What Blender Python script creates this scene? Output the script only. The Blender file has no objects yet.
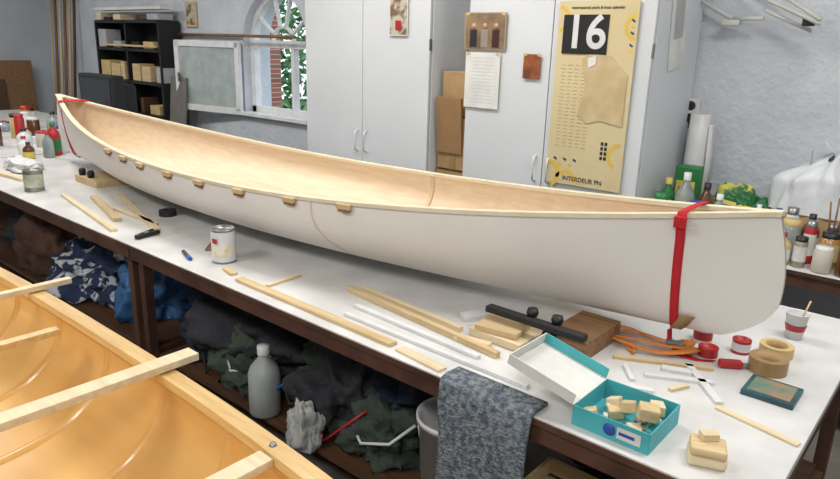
import bpy, bmesh, math, random
from mathutils import Vector, Matrix, noise, Euler
random.seed(7)
col=bpy.context.scene.collection
# ------------------------------------------------------------ materials
MATS={}
def s2l(c): return tuple(((x/12.92) if x<=.04045 else ((x+.055)/1.055)**2.4) for x in c)
def mat(name,c,rough=.6,metal=0,c2=None,scale=8,stretch=(1,1,1),bump=0,bscale=60,coat=0,trans=0,detail=4,lo=.35,hi=.65,alpha=1):
    if name in MATS: return MATS[name]
    m=bpy.data.materials.new(name);m.use_nodes=True;nt=m.node_tree;N=nt.nodes;Lk=nt.links
    b=N['Principled BSDF'];b.inputs['Roughness'].default_value=rough;b.inputs['Metallic'].default_value=metal
    c0=c;c=s2l([v/255 for v in c])
    b.inputs['Base Color'].default_value=(*c,1)
    if coat: b.inputs['Coat Weight'].default_value=coat;b.inputs['Coat Roughness'].default_value=.12
    if trans: b.inputs['Transmission Weight'].default_value=trans
    if alpha<1: b.inputs['Alpha'].default_value=alpha
    if c2 is None and not bump: c2=[v*.93 for v in c0]
    tc=N.new('ShaderNodeTexCoord');mp=N.new('ShaderNodeMapping');Lk.new(tc.outputs['Object'],mp.inputs[0])
    mp.inputs['Scale'].default_value=stretch
    if c2 is not None:
        n=N.new('ShaderNodeTexNoise');n.inputs['Scale'].default_value=scale;n.inputs['Detail'].default_value=detail
        Lk.new(mp.outputs[0],n.inputs['Vector'])
        r=N.new('ShaderNodeValToRGB');r.color_ramp.elements[0].position=lo;r.color_ramp.elements[1].position=hi
        r.color_ramp.elements[0].color=(*c,1);r.color_ramp.elements[1].color=(*s2l([v/255 for v in c2]),1)
        Lk.new(n.outputs['Fac'],r.inputs[0]);Lk.new(r.outputs[0],b.inputs['Base Color'])
    if bump:
        n2=N.new('ShaderNodeTexNoise');n2.inputs['Scale'].default_value=bscale;n2.inputs['Detail'].default_value=3
        Lk.new(mp.outputs[0],n2.inputs['Vector'])
        bp=N.new('ShaderNodeBump');bp.inputs['Strength'].default_value=bump;bp.inputs['Distance'].default_value=.02
        Lk.new(n2.outputs['Fac'],bp.inputs['Height']);Lk.new(bp.outputs[0],b.inputs['Normal'])
    MATS[name]=m;return m
def wood(name,c,c2,rough=.55,coat=0,st=(1.5,18,18)):
    return mat(name,c,rough,c2=c2,scale=3,stretch=st,coat=coat,lo=.3,hi=.7)
WHITE=mat('white_paint',(226,225,222),.5,c2=(214,213,210),scale=2)
HULL=mat('hull_white',(227,222,216),.5,c2=(219,214,208),scale=1.6,bump=.04,bscale=25)
PLY=wood('hull_plywood',(226,204,176),(214,189,158),.5)
CREAM=wood('gunwale_wood',(228,218,194),(216,202,172),.5)
PINE=wood('pine',(214,190,148),(190,162,118))
PINE2=wood('pine_pale',(224,208,174),(206,184,148))
BROWNW=wood('brown_wood',(150,112,76),(110,80,52))
DARKW=wood('dark_wood',(96,66,44),(66,44,30))
AMBER=mat('amber_plywood',(218,174,104),.33,c2=(202,150,78),scale=2.2,stretch=(.7,3,3),coat=.5,lo=.3,hi=.7)
AMBERR=wood('amber_rail',(222,188,128),(198,158,98),.35,coat=.5)
TOP=mat('bench_top_white',(218,217,216),.33,c2=(200,198,196),scale=5)
FRAMEB=mat('bench_frame_brown',(92,62,48),.5,c2=(66,44,36),scale=10)
STEEL=mat('steel',(150,150,150),.35,metal=.8)
BLACK=mat('black_plastic',(26,26,28),.45)
RUB=mat('black_rubber',(36,36,38),.8)
RED=mat('red_webbing',(190,24,34),.75,bump=.3,bscale=300)
TEAL=mat('teal_card',(76,176,184),.5)
CARD=mat('cardboard',(182,150,108),.8,c2=(164,132,92),scale=6)
PAPER=mat('paper',(222,221,216),.8)
WPL=mat('white_plastic',(222,222,222),.4)
CAB=mat('cabinet_white',(213,216,219),.4,c2=(205,208,211),scale=1.5)
GREEN=mat('green_plastic',(36,120,60),.4)
YEL=mat('yellow',(224,200,96),.5)
BLUE=mat('blue_plastic',(40,80,170),.45)
REDP=mat('red_plastic',(176,38,40),.4)
ORANGE=mat('orange_strap',(222,132,52),.6)
TAPE=mat('brown_tape',(160,128,84),.35)
MASK=mat('masking_tape',(206,180,124),.6)
GLASSY=mat('clear_bottle',(200,210,210),.15,trans=.6)
AMBL=mat('brown_glass',(96,56,26),.2,coat=.5)
GRY=mat('print_grey',(176,176,180),.8)
# ------------------------------------------------------------ mesh builder
class MB:
    def __init__(s,name,loc=(0,0,0),rz=0):
        s.name=name;s.loc=Vector(loc);s.rz=rz;s.bm=bmesh.new();s.m=[]
    def mi(s,m):
        if m not in s.m: s.m.append(m)
        return s.m.index(m)
    def add(s,t,M,m,smooth=False):
        i=s.mi(m)
        bmesh.ops.recalc_face_normals(t,faces=t.faces)
        for f in t.faces: f.material_index=i;f.smooth=smooth
        t.transform(M);me=bpy.data.meshes.new('tmp');t.to_mesh(me);t.free();s.bm.from_mesh(me);bpy.data.meshes.remove(me)
        return s
    def box(s,c,size,m,rot=(0,0,0),bev=0.0):
        t=bmesh.new();bmesh.ops.create_cube(t,size=1)
        bmesh.ops.scale(t,vec=size,verts=t.verts)
        if bev: bmesh.ops.bevel(t,geom=t.edges[:],offset=bev,segments=2,affect='EDGES',profile=.5)
        return s.add(t,Matrix.Translation(c)@Euler(rot).to_matrix().to_4x4(),m)
    def lathe(s,prof,m,c=(0,0,0),rot=(0,0,0),seg=28,smooth=True):
        t=bmesh.new();rings=[]
        for r,z in prof:
            if r<1e-5: rings.append([t.verts.new((0,0,z))])
            else: rings.append([t.verts.new((r*math.cos(2*math.pi*k/seg),r*math.sin(2*math.pi*k/seg),z)) for k in range(seg)])
        for a,b in zip(rings,rings[1:]):
            for k in range(seg):
                k2=(k+1)%seg
                if len(a)==1 and len(b)==1: continue
                if len(a)==1: t.faces.new((a[0],b[k],b[k2]))
                elif len(b)==1: t.faces.new((a[k],a[k2],b[0]))
                else: t.faces.new((a[k],a[k2],b[k2],b[k]))
        return s.add(t,Matrix.Translation(c)@Euler(rot).to_matrix().to_4x4(),m,smooth)
    def cyl(s,c,r,h,m,rot=(0,0,0),seg=28,r2=None,bev=.0):
        r2=r if r2 is None else r2;e=min(r,r2)*.06
        return s.lathe([(0,0),(r-e,0),(r,e),(r2,h-e),(r2-e,h),(0,h)],m,c,rot,seg,smooth=False)
    def tube(s,pts,r,m,seg=8):
        t=bmesh.new();prev=None;pts=[Vector(p) for p in pts];n=len(pts)
        for i,p in enumerate(pts):
            d=(pts[min(i+1,n-1)]-pts[max(i-1,0)]).normalized()
            a=d.cross(Vector((0,0,1)));a=a if a.length>.05 else d.cross(Vector((0,1,0)));a.normalize();b=a.cross(d)
            ring=[t.verts.new(p+(a*math.cos(2*math.pi*k/seg)+b*math.sin(2*math.pi*k/seg))*r) for k in range(seg)]
            if prev:
                for k in range(seg): t.faces.new((prev[k],prev[(k+1)%seg],ring[(k+1)%seg],ring[k]))
            else: t.faces.new(ring[::-1])
            prev=ring
        t.faces.new(prev);return s.add(t,Matrix.Identity(4),m,True)
    def strip(s,A,B,m,th=.002,smooth=True):
        t=bmesh.new();A=[Vector(a) for a in A];B=[Vector(b) for b in B]
        va=[t.verts.new(a) for a in A];vb=[t.verts.new(b) for b in B]
        for i in range(len(A)-1): t.faces.new((va[i],va[i+1],vb[i+1],vb[i]))
        bmesh.ops.recalc_face_normals(t,faces=t.faces)
        if th: bmesh.ops.solidify(t,geom=t.faces[:],thickness=th)
        return s.add(t,Matrix.Identity(4),m,smooth)
    def grid(s,P,m,smooth=True,M=Matrix.Identity(4),th=0):
        t=bmesh.new();V=[[t.verts.new(p) for p in row] for row in P]
        for i in range(len(V)-1):
            for j in range(len(V[0])-1): t.faces.new((V[i][j],V[i+1][j],V[i+1][j+1],V[i][j+1]))
        bmesh.ops.remove_doubles(t,verts=t.verts,dist=1e-5)
        if th:
            bmesh.ops.recalc_face_normals(t,faces=t.faces);bmesh.ops.solidify(t,geom=t.faces[:],thickness=th)
        return s.add(t,M,m,smooth)
    def poly(s,pts,ext,m):
        t=bmesh.new();f=t.faces.new([t.verts.new(p) for p in pts])
        r=bmesh.ops.extrude_face_region(t,geom=[f]);bmesh.ops.translate(t,vec=ext,verts=[v for v in r['geom'] if isinstance(v,bmesh.types.BMVert)])
        return s.add(t,Matrix.Identity(4),m)
    def heap(s,c,rad,m,seed=0,amp=.25,sub=5,fr=2.2,hf=1):
        """crumpled cloth / bag heap with ridged folds and a flat underside"""
        t=bmesh.new();bmesh.ops.create_icosphere(t,subdivisions=sub,radius=1)
        for v in t.verts:
            p=v.co.copy();q=p*fr+Vector((seed*7.3,seed*3.1,seed))
            w=q+Vector((noise.noise(q*1.3),noise.noise(q*1.3+Vector((9,0,0))),0))*.8
            d=1+amp*(noise.noise(q)*1.1+(.5-abs(noise.noise(w*1.5)))*.9-.25+.3*hf*(.4-abs(noise.noise(w*3.2))))
            v.co=Vector((p.x*rad[0],p.y*rad[1],p.z*rad[2]))*d
            if v.co.z<-rad[2]*.55: v.co.z=-rad[2]*.55
        return s.add(t,Matrix.Translation((c[0],c[1],c[2]+rad[2]*.55)),m,True)
    def done(s,parent=None):
        me=bpy.data.meshes.new(s.name);s.bm.to_mesh(me);s.bm.free()
        for m in s.m: me.materials.append(m)
        o=bpy.data.objects.new(s.name,me);col.objects.link(o);o.location=s.loc;o.rotation_euler=(0,0,s.rz)
        if parent: o.parent=parent
        return o
def stick(name,x1,y1,x2,y2,z,w,h,m):
    L=math.hypot(x2-x1,y2-y1)
    return MB(name,((x1+x2)/2,(y1+y2)/2,z+h/2),math.atan2(y2-y1,x2-x1)).box((0,0,0),(L,w,h),m,bev=min(w,h)*.08).done()
# ------------------------------------------------------------ camera
f=670;phi=.03;th=math.atan(195/670);cl=Vector((.381,-1.383,1.70))
F=Vector((-.645*math.cos(th),.764*math.cos(th),-math.sin(th))).normalized()
R0=F.cross(Vector((0,0,1))).normalized();U0=R0.cross(F)
R=R0*math.cos(phi)+U0*math.sin(phi);U=U0*math.cos(phi)-R0*math.sin(phi)
cd=bpy.data.cameras.new('camera');c=bpy.data.objects.new('camera',cd);col.objects.link(c)
cd.sensor_width=36;cd.lens=f/840*36;cd.clip_start=.02
c.matrix_world=Matrix(((R.x,U.x,-F.x,cl.x),(R.y,U.y,-F.y,cl.y),(R.z,U.z,-F.z,cl.z),(0,0,0,1)))
bpy.context.scene.camera=c
# ------------------------------------------------------------ room
WALL=mat('plaster_wall',(206,210,216),.85,c2=(192,197,205),scale=3,bump=.5,bscale=26)
WALLL=mat('plaster_wall_smooth',(190,196,203),.85,c2=(178,185,194),scale=2,bump=.2,bscale=12)
FLOOR=mat('concrete_floor',(120,112,104),.7,c2=(90,84,78),scale=3,bump=.1)
CEIL=mat('ceiling_paint',(230,230,228),.9)
XL,XR,YF,YB,H=-9.9,3.0,-3.6,2.67,3.2
MB('floor').box(((XL+XR)/2,(YF+YB)/2,-.05),(XR-XL+.4,YB-YF+.8,.1),FLOOR).done()
MB('ceiling').box(((XL+XR)/2,(YF+YB)/2,H+.05),(XR-XL+.4,YB-YF+.8,.1),CEIL).done()
MB('wall_left').box((XL-.1,(YF+YB)/2,H/2),(.2,YB-YF,H),WALLL).done()
MB('wall_right').box((XR+.1,(YF+YB)/2,H/2),(.2,YB-YF,H),WALL).done()
MB('wall_front').box(((XL+XR)/2,YF-.1,H/2),(XR-XL,.2,H),WALL).done()
wxl,wxr,wz0,wz1=-5.38,-4.42,1.0,1.66;wc=(wxl+wxr)/2;wr=(wxr-wxl)/2
def arch(r,n=16,cz=wz1): return [(wc-r*math.cos(math.pi*k/n),cz+r*math.sin(math.pi*k/n)) for k in range(n+1)]
w=MB('wall_back');WT=.32
w.box(((XL+wxl-.2)/2,YB+WT/2,H/2),(wxl-.2-XL,WT,H),WALL)
w.box(((XR+wxr+.2)/2,YB+WT/2,H/2),(XR-wxr-.2,WT,H),WALL)
w.box((wc,YB+WT/2,wz0/2),(2*wr+.4,WT,wz0),WALL)
out=[(wxl-.2,wz0),(wxl,wz0)]+arch(wr)+[(wxr,wz0),(wxr+.2,wz0),(wxr+.2,H),(wxl-.2,H)]
w.poly([(x,YB,z) for x,z in out],(0,WT,0),WALL);w.done()
# window
WF=mat('window_frame_white',(232,233,234),.45)
win=MB('window_1');yy=YB+.12
def bar(o,x1,z1,x2,z2,wd=.045,dp=.05,y=yy,m=WF):
    L=math.hypot(x2-x1,z2-z1);o.box(((x1+x2)/2,y,(z1+z2)/2),(L,dp,wd),m,rot=(0,-math.atan2(z2-z1,x2-x1),0))
bar(win,wxl,wz0+.03,wxr,wz0+.03,.06,.07);bar(win,wxl,wz1,wxr,wz1,.07,.08)
bar(win,wxl+.03,wz0,wxl+.03,wz1,.06,.07);bar(win,wxr-.03,wz0,wxr-.03,wz1,.06,.07);bar(win,wc+.16,wz0,wc+.16,wz1,.045,.06)
a=arch(wr-.025,20);[bar(win,a[i][0],a[i][1],a[i+1][0],a[i+1][1],.06,.07) for i in range(20)]
a=arch(.16,12);[bar(win,a[i][0],a[i][1],a[i+1][0],a[i+1][1],.022,.035) for i in range(12)]
for k in (35,75,105,145):
    an=math.radians(k);bar(win,wc+.16*math.cos(an),wz1+.16*math.sin(an),wc+(wr-.02)*math.cos(an),wz1+(wr-.02)*math.sin(an),.02,.035)
win.box((wc,YB+.0,wz0-.012),(2*wr+.1,.14,.03),WF)
win.done()
GL=mat('window_glass',(214,222,222),.12,alpha=.45,c2=(190,204,200),scale=9)
sash=MB('window_sash',(wxl-.01,YB-.045,0),.16)
for x1,z1,x2,z2 in [(-.92,1.0,0,1.0),(-.92,1.645,0,1.645),(-.9,.98,-.9,1.665),(-.02,.98,-.02,1.665)]: bar(sash,x1,z1,x2,z2,.06,.035,y=0)
sash.box((-.46,0,1.33),(.86,.005,.64),GL)
sash.box((-.86,-.03,1.3),(.02,.02,.09),STEEL)
for z in (1.08,1.58): sash.cyl((.0,.01,z),.01,.07,STEEL,seg=10)
sash.done()
BRICK=bpy.data.materials.new('brick');BRICK.use_nodes=True
nt=BRICK.node_tree;bt=nt.nodes.new('ShaderNodeTexBrick');bt.inputs['Color1'].default_value=(*s2l((.66,.38,.3)),1);bt.inputs['Color2'].default_value=(*s2l((.54,.3,.24)),1);bt.inputs['Mortar'].default_value=(.5,.47,.43,1);bt.inputs['Scale'].default_value=5
tc=nt.nodes.new('ShaderNodeTexCoord');mp=nt.nodes.new('ShaderNodeMapping');mp.inputs['Rotation'].default_value=(math.pi/2,0,0);nt.links.new(tc.outputs['Object'],mp.inputs[0]);nt.links.new(mp.outputs[0],bt.inputs['Vector']);nt.links.new(bt.outputs['Color'],nt.nodes['Principled BSDF'].inputs['Base Color'])
br=MB('brick_pier',(-6.0,3.2,0)).box((0,0,1.5),(.66,.3,3.0),BRICK).box((0,0,.1),(.75,.4,.2),BRICK).done()
LEAF=mat('leaves',(120,168,110),.6,c2=(70,118,70),scale=3)
t=MB('garden_tree',(-8.3,6.6,0))
t.tube([(0,0,0),(.1,0,1),(0,.1,2),(.2,0,3)],.1,DARKW)
for k in range(8):
    an=k*.9;t.tube([(0,0,1+k*.2),(.6*math.cos(an),.6*math.sin(an),1.5+k*.22),(1.5*math.cos(an),1.5*math.sin(an),1.9+k*.25)],.03,DARKW)
bm=bmesh.new()
for i in range(3600):
    p=Vector((random.gauss(0,1.1),random.gauss(0,.8),random.uniform(.2,4.2)));q=Euler([random.uniform(0,6) for _ in range(3)]).to_matrix()
    vs=[bm.verts.new(p+q@Vector(v)) for v in [(-.02,-.09,0),(.05,0,.02),(0,.1,0),(-.05,0,.02)]];bm.faces.new(vs)
t.add(bm,Matrix.Identity(4),LEAF);t.done()
GR=mat('garden_ground',(110,130,80),.9,c2=(80,90,60),scale=2)
MB('garden_lawn').box((-8,9,-.1),(16,12,.1),GR).done()
# ------------------------------------------------------------ canoe
class Hull:
    def __init__(s,xc,L,yc,B,zm,dz,km,dk,pe=2.2,pp=1.1,se=2.0): s.__dict__.update(locals())
    def half(s,a): return s.B*max(0,1-abs(a)**s.pe)**s.pp
    def zs(s,a): return s.zm+s.dz*abs(a)**s.se
    def pt(s,a,ph,side=1,off=0,dx=0):
        A=abs(a);n=1.5+1.1*(1-A**2)
        t=math.sin(ph)**(2/n);p=max(0,math.cos(ph))**(2/n)
        zs=s.zs(a);zk=s.km+s.dk*A**3
        z=zs+(zk-zs)*t-off*t
        e=.042*math.sin(math.pi*t*.92)-.12*max(0,(t-.62)/.38)**2.2
        x=s.xc+math.copysign(A*s.L/2+A**10*e,a)
        y=s.half(a)*p*(1+.03*math.sin(math.pi*min(1,t*1.4)))+(.008+off)*min(1,math.cos(ph)*3)
        return Vector((x,s.yc+side*max(0,y),z))
NS,NP=90,22
def build_canoe(name,h,mo,mi_,mr,ribs=0,rail=(.018,.022),ribm=None):
    o=MB(name)
    S=[math.sin(-math.pi/2+math.pi*k/NS) for k in range(NS+1)]
    PH=[math.pi/2*j/NP for j in range(NP+1)]
    hi=Hull(h.xc,h.L-.035,h.yc,h.B-.009,h.zm,h.dz,h.km+.012,h.dk,h.pe,h.pp,h.se)
    for sd in (1,-1):
        o.grid([[h.pt(a,p,sd) for p in PH] for a in S],mo)
        o.grid([[hi.pt(a,p,sd)-Vector((0,sd*.006,0)) if (hi.pt(a,p,sd).y-h.yc)*sd>.006 else Vector((hi.pt(a,p,sd).x,h.yc,hi.pt(a,p,sd).z)) for p in PH] for a in S],mi_)
        for inner in (0,1):
            t=bmesh.new();pr=None
            for a in S:
                b=h.pt(a,0,sd);y0=(b.y-h.yc)*sd
                if inner: ya,yb=max(.001,y0-.010-rail[0]),max(.002,y0-.004)
                else: ya,yb=y0-.005,y0+rail[0]
                z0=b.z-rail[1]+.004;z1=b.z+.004
                ring=[t.verts.new((b.x+(math.copysign(.006,a) if abs(a)>.999 and not inner else 0),h.yc+sd*y,z)) for y,z in ((ya,z0),(yb,z0),(yb,z1),(ya,z1))]
                if pr:
                    for k in range(4): t.faces.new((pr[k],pr[(k+1)%4],ring[(k+1)%4],ring[k]))
                else: t.faces.new(ring)
                pr=ring
            t.faces.new(pr);o.add(t,Matrix.Identity(4),mr)
    for e in (1,-1):
        A=[];B=[]
        for k in range(9):
            a=e*(1-.035*k/8);b=h.pt(a,0,1);A.append((b.x,b.y-.004,b.z+.0));b=h.pt(a,0,-1);B.append((b.x,b.y+.004,b.z+.0))
        o.strip(A,B,mr,th=.008,smooth=False)
    for k in range(ribs):
        a0=-.86+1.72*k/(ribs-1);da=.008
        P=[j*math.pi/40 for j in range(21)]
        for sd in (1,-1):
            rows=[]
            for aa,of in ((a0-da,.001),(a0-da*.6,.007),(a0+da*.6,.007),(a0+da,.001)):
                rows.append([hi.pt(aa,p,sd)-Vector((0,sd*((of+.004)*math.cos(p)),-of*math.sin(p))) for p in P])
            o.grid(rows,ribm or mi_,smooth=True)
    return o,hi
H1=Hull(-2.437,4.81,.68,.425,1.088,.187,.82,.045)
o,HI=build_canoe('canoe',H1,HULL,PLY,CREAM,rail=(.011,.014))
def sX(h,x): return (x-h.xc)/(h.L/2)
PHs=[math.pi/2*j/24 for j in range(25)]
SEAM=mat('seam_tan',(212,198,172),.7)
def ribbon(fn,w): 
    o.strip([fn(j,0) for j in range(0,22)],[fn(j,w) for j in range(0,22)],SEAM,th=0)
ribbon(lambda j,w:H1.pt(sX(H1,-1.60+w+.22*(j/24)**1.6),PHs[j],-1,.0012),.009)
SC=wood('scarf',(214,187,154),(202,172,136))
o.strip([HI.pt(sX(HI,-1.6),p,1,-.0085) for p in PHs[:22]],[HI.pt(sX(HI,-1.625),p,1,-.0085) for p in PHs[:22]],SC,th=0)
for x in (-3.26,-3.05,-2.85,-2.57,-2.30,-2.01,-1.70,-1.42):
    p=H1.pt(sX(H1,x),0,-1);q=H1.pt(sX(H1,x+.03),0,-1);an=math.atan2(q.y-p.y,.03)
    o.box((p.x,p.y-.017,p.z-.014),(.062,.020,.020),PINE,rot=(0,0,an),bev=.002)
    o.box((p.x,p.y-.015,p.z-.029),(.05,.014,.012),BROWNW,rot=(0,0,an))
canoe=o.done()
def strap(name,h,x,w=.026,tail=True):
    s=MB(name);P=[math.pi/2*j/30 for j in range(31)]
    def loop(xx):
        a=sX(h,xx)
        L=[h.pt(a,p,-1,.006) for p in P];Rr=[h.pt(a,p,1,.006) for p in P]
        for l in (L,Rr):
            sgn=-1 if l is L else 1
            for k in range(len(l)): l[k].x=xx
            for k,d in enumerate((.012,.012,.010,.006,.003)): l[k].y+=sgn*d
            l[0].z+=.010
        top=[L[0].lerp(Rr[0],k/6)+Vector((0,0,.003*math.sin(math.pi*k/6))) for k in range(1,6)]
        return L[::-1]+top+Rr
    s.strip(loop(x-w/2),loop(x+w/2),RED,th=.0025)
    if tail:
        p=h.pt(sX(h,x),0,-1)
        s.box((x,p.y-.026,p.z-.02),(.036,.012,.035),RED,rot=(0,0,.1),bev=.003)
        b=h.pt(sX(h,x),1.45,-1,.008)
        A=[(x-.02,b.y-.01,b.z-.004),(x-.01,b.y-.03,b.z-.03),(x+.03,b.y-.05,b.z-.062),(x+.09,b.y-.04,b.z-.068),(x+.13,b.y-.01,b.z-.068)]
        s.strip(A,[(q[0]+.005,q[1]+.026,q[2]) for q in A],RED,th=.002)
        m1=[h.pt(sX(h,x+.02),pp,-1,.009) for pp in (1.02,1.12,1.22,1.32,1.42)];m2=[h.pt(sX(h,x+.065),pp,-1,.009) for pp in (1.02,1.12,1.22,1.32,1.42)]
        s.strip(m1,m2,TAPE,th=.001)
    return s.done()
strap('red_strap',H1,-.27);strap('red_strap',H1,-4.60,w=.05,tail=False)
# ------------------------------------------------------------ workbenches
def bench(name,x0,x1,y0,y1,z=.78,shelf=True,legs=True):
    b=MB(name,((x0+x1)/2,(y0+y1)/2,0));w=x1-x0;d=y1-y0
    b.box((0,0,z-.0125),(w,d,.025),TOP,bev=.003)
    for sy in (-1,1): b.box((0,sy*(d/2-.02),z-.05),(w-.01,.03,.05),FRAMEB)
    for sx in (-1,1): b.box((sx*(w/2-.02),0,z-.05),(.03,d-.02,.05),FRAMEB)
    for sy in (-1,1): b.box((0,sy*(d/2+.002),z-.014),(w,.004,.018),FRAMEB)
    for sx in (-1,1):
        for sy in (-1,1):
            b.box((sx*(w/2-.05),sy*(d/2-.05),(z-.03)/2),(.045,.045,z-.03),FRAMEB,bev=.003)
        b.box((sx*(w/2-.05),0,.18),(.035,d-.1,.035),FRAMEB)
    if shelf: b.box((0,0,.21),(w-.12,d-.14,.018),DARKW)
    return b.done()
bench('workbench',-2.55,.18,0,1.36);bench('workbench',-5.3,-2.553,0,1.36)
bench('workbench',-8.9,-5.35,.15,1.9)
bench('workbench',-.98,2.2,1.92,2.65,.77)
# ------------------------------------------------------------ amber canoe
H2=Hull(-1.6,4.8,-.97,.425,.80,.15,.50,.05,2.6,1.0,2.5)
o,_=build_canoe('cedar_canoe',H2,AMBER,AMBER,AMBERR,ribs=13,rail=(.018,.026),ribm=mat('amber_rib',(213,166,95),.35,c2=(198,146,76),scale=4,coat=.4))
def thw(x,y1,y2,w,h,z,m=PINE2): o.box((x,(y1+y2)/2,z),(w,abs(y2-y1),h),m,bev=.002)
thw(-1.25,-.45,-1.46,.055,.022,.822);thw(-.71,-.60,-1.3,.05,.02,.80);thw(-2.12,-.43,-1.4,.03,.02,.822);thw(-1.74,-.63,-1.3,.035,.02,.80,AMBERR)
o.lathe([(0,.012),(.006,.011),(.009,.004),(.009,0)],STEEL,(-.72,-.575,.812))
o.done()
for x in (-2.9,-.3):
    s=MB('sawhorse',(x,-.97,0));zt=.49
    s.box((0,0,zt-.03),(.08,.8,.06),PINE)
    for sy in (-1,1):
        for sx in (-1,1):
            s.box((sx*.14,sy*.33,.225),(.05,.03,.47),PINE,rot=(0,-sx*.42,0))
        s.box((0,sy*.33,.2),(.3,.02,.05),PINE)
    s.done()
# ------------------------------------------------------------ cabinets
def cabinet(name,x0,x1,y0=2.02,y1=2.65,h=2.15):
    w=x1-x0;b=MB(name,((x0+x1)/2,(y0+y1)/2,0));d=y1-y0
    b.box((0,.01,h/2+.04),(w,d-.02,h-.08),CAB,bev=.003)
    b.box((0,.03,.04),(w-.04,d-.08,.08),BLACK)
    for sx in (-1,1):
        b.box((sx*w/4,-d/2,h/2+.04),(w/2-.006,.02,h-.10),CAB,bev=.003)
        hx=sx*.045
        b.tube([(hx,-d/2-.01,.95),(hx,-d/2-.035,.96),(hx,-d/2-.035,1.09),(hx,-d/2-.01,1.10)],.006,WPL)
        for z in (.3,1.7): b.box((sx*(w/2-.002),-d/2,z),(.008,.02,.07),STEEL)
    return b.done()
cabinet('storage_cabinet',-3.66,-2.45);cabinet('storage_cabinet',-2.15,-1.0)
YC=1.998
bx=MB('cardboard_boxes',(-2.3,2.2,0))
bx.box((0,.1,.45),(.27,.4,.9),CARD,bev=.004);bx.box((-.0,.05,1.08),(.26,.3,.34),CARD,bev=.004);bx.box((.0,-.102,1.08),(.05,.003,.34),TAPE)
bx.box((-.02,-.12,1.2),(.2,.02,.36),mat('cardboard_dark',(156,120,80),.8),rot=(.08,0,0));bx.box((0,-.105,.6),(.04,.004,.5),TAPE)
bx.box((0,.06,1.40),(.24,.28,.28),CARD,bev=.004);bx.box((0,.1,.9),(.272,.402,.004),BROWNW);bx.done()
PH1=mat('photo_print',(120,96,72),.4,c2=(190,182,166),scale=14,detail=2,lo=.45,hi=.55)
def sheet(name,x0,x1,z0,z1,m,border=None,y=YC,th=.003):
    p=MB(name,((x0+x1)/2,y,(z0+z1)/2));w=x1-x0;h=z1-z0
    p.box((0,-th/2,0),(w,th,h),border or m)
    if border: p.box((0,-th-.0006,0),(w*.92,.001,h*.94),m)
    for sx in (-1,1): p.box((sx*w*.42,-th-.001,h*.47),(.025,.001,.015),MASK,rot=(0,.3*sx,0))
    return p
g=sheet('group_photo',-2.17,-1.87,1.68,1.89,mat('photo_hall',(150,126,96),.4,c2=(110,88,70),scale=9,detail=2),mat('photo_edge',(160,140,112),.5))
for x,cc in ((-.08,(40,36,40)),(0,(150,140,130)),(.08,(60,30,30))):
    mm=mat('photo_fig%d'%cc[0],cc,.5);g.box((x,-.005,-.04),(.05,.001,.1),mm);g.lathe([(0,0),(.016,.0),(.016,.001),(0,.001)],mat('skin_print',(190,150,120),.5),(x,-.005,.03),(math.pi/2,0,0))
g.done()
g=sheet('typed_notice',-2.15,-1.9,1.34,1.665,PAPER)
for k in range(14): g.box((-.01+.01*(k%3),-.0037,.13-.02*k),(.19-.02*(k%4),.0006,.003),mat('print_pale',(198,198,200),.8))
g.done()
sheet('postcard',-1.74,-1.63,1.53,1.665,mat('postcard_print',(166,96,54),.4,c2=(104,58,36),scale=12)).done()
g=sheet('pinned_flyer',-2.79,-2.63,1.75,2.0,PH1,PAPER);g.box((.0,-.005,-.06),(.05,.001,.06),REDP);g.done()
cx,cz=-1.31,1.455;CAL=mat('calendar_beige',(212,196,154),.7,c2=(205,187,144),scale=3);NAVY=mat('navy_ink',(60,70,104),.6);DK=mat('ink',(50,46,42),.7);YL2=mat('calendar_yellow',(226,190,80),.6)
g=MB('wall_calendar',(cx,YC,cz));W2,H2_=.225,.49
g.box((0,-.002,0),(2*W2,.004,2*H2_),CAL)
def arc(cx_,cz_,r,a0,a1,wd,m):
    n=10;A=[];B=[]
    for k in range(n+1):
        an=math.radians(a0+(a1-a0)*k/n);A.append((cx_+r*math.cos(an),-.0048,cz_+r*math.sin(an)));B.append((cx_+(r+wd)*math.cos(an),-.0048,cz_+(r+wd)*math.sin(an)))
    g.strip(A,B,m,th=.0006,smooth=False)
arc(-.225,.40,.05,-80,80,.02,YL2);arc(.225,.36,.05,100,260,.02,YL2);arc(-.225,-.44,.06,-60,80,.025,YL2);arc(-.1,-.49,.06,10,150,.02,YL2);arc(.2,-.3,.05,90,250,.02,YL2)
for k in range(6): g.box((-.205+.03*k,-.0045,-.38+(k%2)*.03),(.022,.001,.012),NAVY if k%2 else YL2,rot=(0,.5,0))
for k in range(7): g.box((.2,-.0045,.42-.03*k),(.022,.001,.01),NAVY if k%2 else YL2,rot=(0,.6,0))
INK=mat('ink_soft',(178,160,122),.7)
for c_ in range(5):
    for r in range(24): g.box((-.17+.04*c_,-.0045,.16-.019*r),(.018+.012*((r*3+c_)%2),.001,.004),INK)
for r in range(4): 
    for q in range(2): g.box((.10+.022*q,-.0052,-.24-.026*r),(.015,.001,.018),DK)
g.box((-.06,-.006,.32),(.26,.006,.20),BLACK)
g.poly([(-.06,-.006,.20),(-.02,-.006,.225),(.10,-.006,.215),(.2,-.006,.12),(.2,-.006,-.14),(.07,-.006,-.12),(.0,-.006,-.14),(-.06,-.006,-.1),(-.03,-.006,.05)],(0,-.003,0),mat('torn_paper',(204,184,144),.8,c2=(188,164,122),scale=9))
g.poly([(-.03,-.010,.20),(.02,-.010,.215),(.02,-.010,.17),(-.02,-.010,.15)],(0,-.002,0),PAPER)
cal=g.done()
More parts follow.
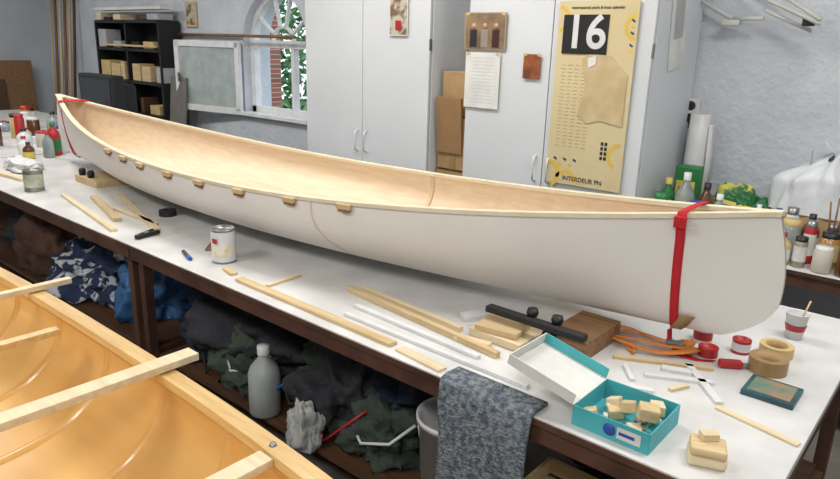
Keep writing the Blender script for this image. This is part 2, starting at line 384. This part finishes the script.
def text(body,loc,size,m,parent,nm,ry=0):
    cu=bpy.data.curves.new(nm,'FONT');cu.body=body;cu.size=size;cu.align_x='CENTER';cu.align_y='CENTER';cu.extrude=.0008
    if size>.1: cu.offset=.004
    cu.materials.append(m);t=bpy.data.objects.new(nm,cu);col.objects.link(t);t.parent=parent;t.location=loc;t.rotation_euler=(math.pi/2,ry,0);return t
text('16',(-.055,-.011,.325),.24,WPL,cal,'date_numerals');text('International yacht & boat calendar',(0,-.0055,.455),.021,DK,cal,'title');text('INTERDEUR PN',(.0,-.0055,-.455),.035,DK,cal,'footer')
g=MB('hanging_paper',(-1.0,2.3,1.82));g.box((.004,0,0),(.003,.2,.42),PAPER,rot=(.12,0,0));g.box((.007,-.0,.05),(.001,.12,.2),GRY,rot=(.12,0,0));g.done()
# ------------------------------------------------------------ back wall right
g=MB('wall_socket',(-.99,YB-.002,1.37));g.box((0,-.015,0),(.09,.03,.15),WPL,bev=.006)
for z in (.035,-.035): g.lathe([(0,0),(.026,0),(.026,.004),(.02,.006),(0,.006)],BLACK,(0,-.03,z),(math.pi/2,0,0))
g.tube([(0,-.045,-.035),(.02,-.07,-.08),(.05,-.05,-.2),(.08,-.03,-.4)],.006,BLACK);g.done()
g=MB('wall_bracket',(-.7,YB-.02,1.9))
WM=mat('bracket_enamel',(206,206,200),.45)
for a_,b_ in [((-.33,-.05,.09),(-.12,-.05,-.02)),((-.15,-.03,.16),(.33,-.2,-.05)),((.0,-.03,.16),(.33,-.2,-.03)),((-.12,-.05,-.02),(.05,-.12,-.02)),((.05,-.1,.02),(.28,-.1,-.08))]:
    g.tube([a_,b_],.010,WM)
g.box((-.12,-.06,-.04),(.09,.05,.03),WM,bev=.006);g.box((.27,-.15,-.04),(.05,.05,.035),RUB,bev=.005);g.done()
g=MB('paper_roll',(-.88,2.5,.77));g.lathe([(0,0),(.055,0),(.058,.3),(.054,.60),(.04,.61),(.038,.4),(0,.4)],WPL);g.strip([(.05,-.02,.0),(.07,-.03,.3),(.06,-.02,.55)],[(.06,.05,.0),(.09,.04,.3),(.07,.04,.55)],WPL);g.done()
def jar(o,x,y,z,r,h,m,lid=None,label=None):
    o.lathe([(0,0),(r*.95,0),(r,.01),(r,h*.82),(r*.86,h*.86)],m,(x,y,z))
    o.lathe([(r*.88,h*.84),(r*.9,h*.86),(r*.9,h),(0,h)],lid or m,(x,y,z))
    if label: o.lathe([(r*1.01,h*.2),(r*1.01,h*.7)],label,(x,y,z))
def bottle(o,x,y,z,r,h,m,cap,label=None):
    o.lathe([(0,0),(r*.9,0),(r,.01),(r,h*.6),(r*.85,h*.7),(r*.35,h*.83),(r*.32,h*.9)],m,(x,y,z))
    o.lathe([(r*.38,h*.88),(r*.38,h),(0,h)],cap,(x,y,z))
    if label: o.lathe([(r*1.01,h*.15),(r*1.01,h*.5)],label,(x,y,z))
jm=[WPL,AMBL,GLASSY,REDP,MASK,mat('tin',(170,160,140),.4,metal=.5),mat('dirty_white',(190,184,170),.6),AMBL,WPL,mat('resin',(170,120,60),.25,coat=.5)]
g=MB('paint_jars',(0,2.2,.771))
for ix in range(15):
    for iy in range(3):
        x=-.44+ix*.085+random.uniform(-.012,.012);y=-.22+iy*.10+random.uniform(-.012,.012)
        r=random.uniform(.026,.042);h=random.uniform(.09,.16)+.045*iy
        if random.random()<.4: bottle(g,x,y,0,r,h*1.15,random.choice(jm),random.choice([BLACK,REDP,WPL,BLUE]),random.choice([None,PAPER]))
        else: jar(g,x,y,0,r,h,random.choice(jm),random.choice([WPL,BLACK,STEEL,MASK]),random.choice([None,PAPER,MASK]))
for k in range(7): g.tube([(-.1+.01*k,-.1,.1),(-.12+.03*k,-.12+.01*k,.30+.02*(k%3))],.004,BROWNW)
g.done()
g=MB('detergent_bottles',(-.82,2.15,.771))
bottle(g,-.08,.05,0,.045,.28,GREEN,YEL,YEL);bottle(g,.03,0,0,.05,.33,GLASSY,WPL,PAPER);bottle(g,.12,.06,0,.045,.28,AMBL,BLACK,WPL)
g.box((-.02,.17,.17),(.13,.08,.34),GREEN,bev=.01);g.box((-.02,.129,.2),(.1,.003,.12),YEL);g.box((-.02,.127,.2),(.07,.003,.05),REDP)
jar(g,.13,-.06,0,.05,.2,GLASSY,BLUE);bottle(g,.2,.02,0,.045,.24,GLASSY,WPL,YEL);jar(g,-.06,-.08,0,.045,.22,WPL,GREEN,REDP);g.done()
g=MB('green_compost_bag',(-.62,2.48,.771));GB=mat('green_bag',(34,104,52),.4,c2=(196,196,90),scale=9,lo=.54,hi=.57)
g.heap((0,0,0),(.17,.10,.15),GB,3,.35,5,1.8);g.box((.02,-.1,.13),(.16,.01,.07),YEL,rot=(-.35,.15,.1),bev=.002);g.box((.02,-.107,.13),(.12,.004,.03),GREEN,rot=(-.35,.15,.1));g.done()
BAGM=mat('white_bag',(220,223,227),.35)
g=MB('plastic_bag',(-.22,2.49,.771))
g.box((0,0,.08),(.42,.24,.16),CARD,bev=.004)
P=[]
for i in range(61):
    u=2*math.pi*i/60;row=[]
    for j in range(23):
        v=j/22;rr=(1-.18*v-.62*max(0,(v-.55)/.45)**1.6)
        fold=1+(.05+.13*v)*math.sin(7*u+3*math.sin(2*v+u))+.10*math.sin(13*u+5*v)*.4+.12*v*noise.noise(Vector((math.cos(u)*2,math.sin(u)*2,v*4)))
        row.append((.25*rr*fold*math.cos(u)+.05*v*v,.13*rr*fold*math.sin(u),.16+.28*v+.03*v*math.sin(3*u)))
    P.append(row)
g.grid(P,BAGM)
for sx in (-.03,.12):
    A=[(sx-.05,-.02,.40),(sx-.055,-.03,.47),(sx,-.04,.525),(sx+.055,-.03,.47),(sx+.05,-.02,.40)]
    g.strip(A,[(x,y+.04,z) for x,y,z in A],BAGM,th=.002)
g.done()
# ------------------------------------------------------------ table objects
T=.78
g=MB('paint_can',(-2.03,.17,T));LAB=mat('can_label',(226,220,204),.5,c2=(214,196,150),scale=16,lo=.5,hi=.62)
g.lathe([(0,0),(.05,0),(.052,.003),(.05,.006),(.05,.14),(.052,.144),(.052,.148),(.044,.148),(.044,.142),(0,.142)],STEEL)
g.lathe([(.0505,.008),(.0505,.138)],WPL);g.lathe([(.051,.03),(.051,.085)],LAB)
g.box((.012,-.0505,.1),(.03,.003,.02),REDP);g.done()
def canobj(name,x,y,r,h,m,lab=None):
    g=MB(name,(x,y,T));g.lathe([(0,0),(r,0),(r*1.03,.003),(r,.006),(r,h-.006),(r*1.03,h-.003),(r*1.03,h),(r*.88,h),(r*.88,h-.008),(0,h-.008)],m)
    if lab: g.lathe([(r*1.01,h*.2),(r*1.01,h*.8)],lab)
    return g.done()
canobj('metal_tin',-3.98,.14,.055,.13,mat('tin2',(150,150,140),.35,metal=.7),mat('tin_label',(150,165,140),.5,c2=(200,195,180),scale=20))
stick('wood_batten',-1.78,.07,-.93,.055,T,.035,.012,PINE)
stick('wood_offcut',-1.64,.10,-1.65,.27,T,.02,.01,PINE2)
stick('wood_batten',-1.39,.30,-.64,.215,T,.022,.02,PINE)
stick('wood_batten',-1.36,.335,-.84,.29,T,.022,.02,PINE2)
stick('white_batten',-1.22,.12,-.47,.115,T,.018,.012,WPL)
stick('white_batten',-1.25,.20,-.68,.17,T,.02,.012,WPL)
stick('wood_offcut',-.90,.05,-.71,.03,T,.035,.008,PINE2)
stick('wood_batten',-3.72,.20,-2.78,.05,T,.03,.015,PINE2)
stick('wood_batten',-3.55,.30,-2.95,.15,T,.04,.02,PINE)
stick('wood_batten',-3.5,.43,-2.65,.20,T,.035,.015,PINE2)
stick('wood_batten',-3.2,.26,-2.75,.25,T,.03,.015,PINE2)
stick('wood_offcut',-2.3,.30,-2.2,.2,T,.03,.008,BROWNW);stick('wood_offcut',-1.93,.11,-1.84,.09,T,.03,.01,PINE)
g=MB('marker_pen',(-2.2,.09,T+.008),-.3);g.cyl((-.05,0,0),.008,.09,BLACK,(0,math.pi/2,0));g.cyl((.035,0,0),.009,.04,BLUE,(0,math.pi/2,0));g.done()
g=MB('spring_clamp',(-2.60,.12,T+.012),1.9)
g.box((0,.012,0),(.13,.016,.02),BLACK,rot=(0,0,.12),bev=.004);g.box((0,-.012,0),(.13,.016,.02),BLACK,rot=(0,0,-.12),bev=.004);g.cyl((0,0,-.012),.014,.024,STEEL);g.done()
def tape(name,x,y,r,w,m,core=CARD,z=T,rot=(0,0,0)):
    g=MB(name,(x,y,z));g.lathe([(r*.68,0),(r,0),(r,w),(r*.68,w)],m,rot=rot,smooth=False,seg=36);g.lathe([(r*.68,w),(r*.62,w),(r*.62,0),(r*.68,0)],core,rot=rot);return g.done()
tape('black_tape_roll',-2.90,.40,.045,.03,BLACK,RUB)
g=MB('hull_support_block',(-3.95,.56,T));g.box((0,0,.023),(.3,.26,.046),PINE,bev=.003)
for sx in (-.1,.02): g.lathe([(0,.0),(.02,0),(.022,.03),(.015,.045),(0,.045)],BLACK,(sx,-.10,.046))
g.done()
g=MB('hull_support_block',(-.50,.50,T));g.box((0,0,.031),(.14,.24,.062),BROWNW,bev=.003);g.done()
g=MB('wood_offcut_stack',(-.71,.37,T));g.box((0,0,.014),(.2,.16,.026),PINE2,bev=.002);g.box((-.01,-.015,.037),(.15,.11,.02),PINE,bev=.002,rot=(0,0,.15));g.done()
g=MB('black_clamp_bar',(-.615,.375,T+.078));g.box((0,0,0),(.36,.035,.022),RUB,bev=.004)
for x in (-.02,.07): g.lathe([(0,0),(.016,0),(.02,.012),(.016,.026),(0,.028)],BLACK,(x,.02,.01))
g.box((.06,.0,-.045),(.04,.04,.066),BLACK,bev=.003);g.done()
stick('wood_offcut',-.82,.235,-.70,.26,T,.03,.015,PINE2);stick('white_offcut',-.90,.38,-.86,.45,T,.05,.02,WPL)
g=MB('yellow_sponge',(-.58,.26,T));g.box((0,0,.012),(.05,.035,.024),MASK,bev=.004);g.done()
g=MB('orange_strap_tangle',(-.36,.62,T))
for k in range(3):
    P=[];ph=k*2.1
    for i in range(40):
        u=i/39*2*math.pi*(1 if k else .8);P.append(((.13+.02*k)*math.cos(u)+.03*math.sin(2*u+ph),.08*math.sin(u+ph*.3)+.02*math.cos(3*u),.006+.006*k+.008*abs(math.sin(2*u+ph))))
    g.strip(P,[(p[0]*.80,p[1]*.74,p[2]+.004) for p in P],ORANGE,th=.002)
g.box((.1,.03,.03),(.05,.03,.012),STEEL,rot=(0,.1,.5),bev=.003)
g.done()
for a in [(-.38,.47,-.12,.60,.018,PINE),(-.26,.42,-.09,.51,.02,WPL),(-.19,.58,-.04,.40,.022,WPL),(-.33,.44,-.27,.36,.014,WPL),(-.24,.50,-.16,.53,.03,WPL),(-.17,.38,-.14,.44,.015,PINE2),(-.30,.30,-.2,.34,.02,WPL)]:
    stick('white_batten' if a[5] is WPL else 'wood_offcut',a[0],a[1],a[2],a[3],T,a[4],.01,a[5])
stick('wood_ruler',-.04,.38,.17,.33,T,.022,.006,PINE2)
g=MB('teal_fittings_box',(-.19,.13,T));w_,d_,h_=.20,.19,.055
for sy in (-1,1): g.box((0,sy*d_/2,h_/2),(w_,.003,h_),TEAL)
for sx in (-1,1): g.box((sx*w_/2,0,h_/2),(.003,d_,h_),TEAL)
g.box((0,0,.002),(w_,d_,.003),TEAL)
g.box((.05,-d_/2-.002,.028),(.06,.001,.03),PAPER);g.lathe([(0,0),(.016,0),(.016,.001),(0,.001)],BLUE,(.0,-d_/2-.002,.028),(math.pi/2,0,0));g.box((.045,-d_/2-.003,.028),(.04,.001,.008),BLUE)
lr=.22
g.box((-w_/2-.10,0,h_+.022),(.205,d_,.003),PAPER,rot=(0,lr,0))
for sy in (-1,1): g.box((-w_/2-.10,sy*d_/2,h_+.038),(.205,.003,.03),TEAL if sy>0 else PAPER,rot=(0,lr,0))
g.box((-w_/2-.2,0,h_+.06),(.003,d_,.03),PAPER,rot=(0,lr,0))
for k in range(18):
    x=random.uniform(-.07,.07);y=random.uniform(-.07,.07)
    if k<7: g.box((x,y,.02+.012*(k%3)),(.04,.034,.028),PINE if k%2 else PINE2,rot=(random.uniform(-.4,.4),random.uniform(-.3,.3),random.uniform(0,3)),bev=.003)
    else: g.box((x,y,.026),(.035,.012,.01),WPL if k%2 else STEEL,rot=(.2,.3,random.uniform(0,3)),bev=.002)
g.box((.06,-.01,.062),(.05,.04,.035),PINE,rot=(.1,.1,.5),bev=.004)
g.done()
g=MB('wooden_block_stack',(.02,.11,T),.35);g.box((0,0,.013),(.085,.075,.026),PINE2,bev=.008);g.box((.0,.0,.037),(.08,.07,.022),PINE,bev=.006);g.box((.0,.018,.057),(.04,.028,.018),PINE2,bev=.002,rot=(0,0,.4));g.done()
g=MB('tin_lid_booklet',(.05,.57,T),.0)
g.box((0,0,.008),(.135,.125,.016),mat('booklet_cover',(44,96,96),.4,c2=(30,66,76),scale=10),bev=.002);g.box((0,0,.0165),(.11,.1,.001),mat('booklet_print',(84,130,116),.4,c2=(160,130,100),scale=25));g.done()
tape('packing_tape_roll',.0,.72,.055,.045,TAPE)
tape('masking_tape_roll',-.01,.86,.05,.035,MASK,z=T)
canobj('red_tin',-.17,.70,.03,.03,REDP);canobj('glue_jar',-.22,.80,.03,.05,WPL,REDP);canobj('glue_jar',-.10,.80,.028,.045,REDP,WPL)
g=MB('red_cutter',(-.09,.66,T),.6);g.box((0,0,.012),(.07,.03,.024),REDP,bev=.007);g.box((.045,0,.01),(.03,.02,.006),STEEL);g.done()
g=MB('paper_cup',(-.0,1.05,T));g.lathe([(0,.003),(.026,0),(.036,.09),(.038,.09),(.036,.092),(.034,.088),(.026,.006),(0,.006)],WPL);g.lathe([(.0295,.03),(.0335,.05)],REDP);g.tube([(0,0,.01),(.03,.0,.14)],.003,PINE);g.done()
KN=mat('knit_grey',(92,102,114),.95,c2=(144,152,160),scale=55,bump=1.0,bscale=120,detail=2,lo=.4,hi=.6)
g=MB('knitted_cloth',(-.53,0,0));P=[]
prof=[(.07,T+.012),(.04,T+.014),(.01,T+.016),(-.016,T+.008),(-.024,T-.02)]+[(-.03-.02*k/12,T-.02-.047*k) for k in range(1,13)]
for i in range(29):
    u=-.15+.30*i/28;row=[]
    for j,(y,z) in enumerate(prof):
        k=max(0,j-4)/12;fo=-abs(.018*math.sin(u*38+.6*k))*k+.012*noise.noise(Vector((u*9,j*.4,1)))*min(1,k*5)
        row.append((u*(1-.08*k)+.03*k,y+fo,z+.03*noise.noise(Vector((u*6,3,2)))*k))
    P.append(row)
g.grid(P,KN,th=.01);g.done()
g=MB('glue_bottles',(-5.2,.75,T))
for x,y,r,h,m,cap,lab in [(0,0,.05,.26,REDP,GREEN,GREEN),(-.25,.1,.05,.22,WPL,BLUE,None),(.25,-.1,.04,.2,GLASSY,REDP,None),(-.15,-.25,.045,.16,WPL,REDP,PAPER),(.4,-.3,.04,.14,AMBL,BLACK,YEL)]: bottle(g,x*.35,y*.8,0,r,h,m,cap,lab)
g.done()
g=MB('jar_cluster',(-6.7,.85,T))
for k in range(26):
    x=random.uniform(-1.1,1.1);y=random.uniform(-.55,.45)
    (jar if k%2 else bottle)(g,x,y,0,random.uniform(.04,.06),random.uniform(.1,.24),random.choice(jm),random.choice([REDP,WPL,BLACK]))
for k in range(12): g.box((random.uniform(-1.1,1.1),random.uniform(-.55,.45),.03),(random.uniform(.1,.3),random.uniform(.08,.2),.06),random.choice([CARD,PAPER,PINE,BLUE,WPL]),rot=(0,0,random.uniform(0,3)))
g.done()
g=MB('paper_bundle',(-4.75,.35,T));g.heap((0,0,0),(.2,.1,.05),WPL,8,.4,4);g.done()
stick('wood_batten',-5.2,.10,-4.3,.2,T,.05,.02,PINE2);stick('wood_batten',-5.25,.03,-4.5,.04,T,.03,.02,BROWNW)
g=MB('wood_panels',(XL+.1,1.95,0))
g.box((.07,0,.67),(.02,.75,1.34),BROWNW,rot=(0,-.06,0));g.box((.12,-.25,.55),(.02,.5,1.1),DARKW,rot=(0,-.06,0));g.done()
g=MB('timber_strips',(-9.3,2.45,0))
for k in range(6): g.tube([(-.3+.12*k,0,0),(-.36+.15*k+.03*(k%3),.19,2.3+.15*(k%3))],.018,[PINE,BROWNW,PINE2,BROWNW,PINE,DARKW][k],seg=4)
g.done()
g=MB('bookcase',(-7.195,2.52,0));w_,d_,h_=1.43,.25,1.85
for x in (-w_/2,0,w_/2): g.box((x,0,h_/2),(.03,d_,h_),BLACK)
for z in (.05,.45,.85,1.2,1.55,h_): g.box((0,0,z),(w_,d_,.03),BLACK)
g.box((0,d_/2-.005,h_/2),(w_,.01,h_),BLACK);bk=g.done()
g=MB('contents',(0,-.02,0))
for z in (.868,1.218,1.568,1.868):
    x=-.68
    while x<.6:
        w=random.uniform(.04,.25);h=random.uniform(.05,.20);
        if z>1.8:h*=.5
        if not(-.05-w<x<.03): g.box((x+w/2,0,z+h/2),(w,.18,h),random.choice([CARD,PINE,PINE2,BLACK,MASK,GRY,DARKW,PINE]),bev=.004)
        x+=w+random.uniform(.0,.18)
g.box((0,0,1.99),(1.5,.16,.03),PAPER);g.box((.05,-.06,1.545+.05),(1.2,.1,.02),PINE);g.done(bk)
g=MB('crt_television',(-6.2,1.62,T));g.box((0,0,.29),(.70,.12,.54),BLACK,bev=.015);g.box((0,.12,.27),(.6,.16,.42),BLACK,bev=.03);g.box((0,-.062,.31),(.6,.005,.42),mat('screen',(40,44,50),.15));g.box((0,0,.01),(.4,.2,.02),BLACK);g.done()
g=MB('leaning_board',(-6.28,2.42,0));g.box((0,0,.65),(.3,.02,1.3),mat('grey_board',(120,116,112),.6),rot=(-.1,0,0));g.done()
g=MB('curtain_rod',(-5.6,YB-.05,1.73));g.tube([(-.9,0,0),(1.08,0,0)],.014,BROWNW)
for x in (-.85,1.0): g.box((x,.025,0),(.02,.05,.03),STEEL)
g.done()
g=MB('picture_frame',(-6.25,YB-.01,1.93));g.box((0,-.005,0),(.2,.015,.25),PINE);g.box((0,-.014,0),(.15,.003,.2),PH1);g.done()
# ------------------------------------------------------------ under the bench
SH=.22
NV=mat('cloth_navy',(36,48,72),.9,c2=(26,34,50),scale=5,bump=.3);GN=mat('cloth_green',(66,80,66),.9,c2=(46,54,50),scale=5,bump=.3);CH=mat('cloth_charcoal',(54,54,60),.85,c2=(32,32,38),scale=4,bump=.3);BG=mat('cloth_beige',(130,124,112),.9,bump=.3);BP=mat('navy_patterned',(38,52,84),.8,c2=(200,206,214),scale=11,lo=.53,hi=.56)
g=MB('clothes_heap',(-1.5,.5,SH))
for c_,rad,m,sd in [((-.55,.05,0),(.36,.40,.24),CH,1),((-.05,.25,0),(.3,.4,.27),GN,2),((.33,.08,0),(.26,.3,.24),NV,3),((-.42,-.25,0),(.2,.16,.15),GN,4),((.1,-.22,0),(.2,.18,.2),CH,14),((-.8,-.1,0),(.2,.25,.2),NV,15),((.36,-.26,0),(.16,.12,.13),GN,21)]: g.heap(c_,rad,m,sd,.5)
for k in range(6): g.tube([(-.7+.2*k,-.36,.12),(-.62+.2*k,-.40,.02+.08*(k%2)),(-.5+.2*k,-.38,.14),(-.45+.2*k,-.30,.2)],.006,[RUB,WPL,BLUE,RUB,REDP,WPL][k])
g.done()
g=MB('crumpled_bag',(-1.38,.06,SH));g.heap((0,0,0),(.07,.05,.12),mat('grey_bag',(176,178,176),.5),23,.5,5,1.6);g.done()
g=MB('clothes_heap',(-3.55,.32,SH));g.heap((0,0,0),(.36,.26,.2),BP,5,.4);g.done()
g=MB('brown_tool_bag',(-4.15,.25,SH));g.heap((0,0,0),(.2,.18,.26),mat('bag_brown',(92,64,50),.8,c2=(60,44,38),scale=6),25,.3,5);g.tube([(-.1,0,.33),(-.05,0,.42),(.05,0,.42),(.1,0,.33)],.01,DARKW);g.done()
g=MB('blue_tarp',(-2.98,.35,SH));g.heap((0,0,0),(.15,.2,.22),mat('tarp_blue',(60,108,160),.5,bump=.2),6,.5);g.done()
g=MB('clothes_heap',(-4.7,.6,SH));g.heap((0,0,0),(.3,.38,.22),CH,7,.4);g.done()
g=MB('clothes_heap',(-.3,.8,SH));g.heap((0,0,0),(.28,.3,.2),CH,9,.4);g.done()
g=MB('clothes_heap',(-2.2,-.20,0));g.heap((.7,0,0),(.35,.13,.14),CH,12,.4);g.heap((-.5,0,0),(.3,.13,.12),GN,11,.4);g.heap((.1,0,0),(.25,.12,.1),NV,18,.4);g.done()
g=MB('white_canister',(-1.68,.10,.22));bottle(g,0,0,0,.065,.30,mat('canister',(172,178,178),.4),WPL);g.done()
def bucket(x,y,z,r=.13,h=.26):
    g=MB('plastic_bucket',(x,y,z));g.lathe([(0,.0),(r*.85,0),(r,h),(r*1.06,h),(r*1.06,h-.02),(r*1.02,h-.02),(r*.97,h-.004),(r*.82,.01),(0,.01)],WPL)
    g.tube([(r*1.03*math.cos(a),-.02-r*.6*math.sin(a),h-.02-.1*math.sin(a)) for a in [math.pi*k/12 for k in range(13)]],.004,STEEL);return g.done()
bucket(-.80,.22,SH,.12,.3)
g=MB('storage_crate',(-.3,.24,SH+.01))
for z in (.03,.1,.17):
    for sy in (-1,1): g.box((0,sy*.11,z),(.4,.012,.05),PINE)
    for sx in (-1,1): g.box((sx*.2,0,z),(.012,.22,.05),PINE)
g.box((0,0,.008),(.4,.22,.012),PINE);g.done()
# ------------------------------------------------------------ lights
def lamp(x,y,e=50,ln=1.5):
    g=MB('fluorescent_lamp',(x,y,H));g.box((0,0,-.03),(ln,.16,.05),WPL,bev=.005)
    TB=MATS.get('tube') 
    if not TB:
        TB=bpy.data.materials.new('tube');TB.use_nodes=True;b=TB.node_tree.nodes['Principled BSDF'];b.inputs['Emission Color'].default_value=(1,.97,.92,1);b.inputs['Emission Strength'].default_value=3;MATS['tube']=TB
    for sy in (-.04,.04): g.cyl((-ln/2+.03,sy,-.07),.013,ln-.06,TB,(0,math.pi/2,0),seg=12)
    o=g.done()
    l=bpy.data.lights.new('lamp_light','AREA');l.shape='RECTANGLE';l.size=ln;l.size_y=.5;l.energy=e;l.color=(.99,.985,.95)
    lo=bpy.data.objects.new('lamp_light',l);col.objects.link(lo);lo.parent=o;lo.location=(0,0,-.1)
for x,y,e in [(-7.5,0,52),(-4.8,.3,46),(-2.2,.9,42),(-2.2,-2.2,58),(.6,.9,42),(.8,-2.4,60)]: lamp(x,y,e)
w=bpy.data.worlds.new('world');bpy.context.scene.world=w;w.use_nodes=True
w.node_tree.nodes['Background'].inputs[0].default_value=(.78,.88,1,1);w.node_tree.nodes['Background'].inputs[1].default_value=1.8
bpy.context.scene.view_settings.view_transform='Standard'
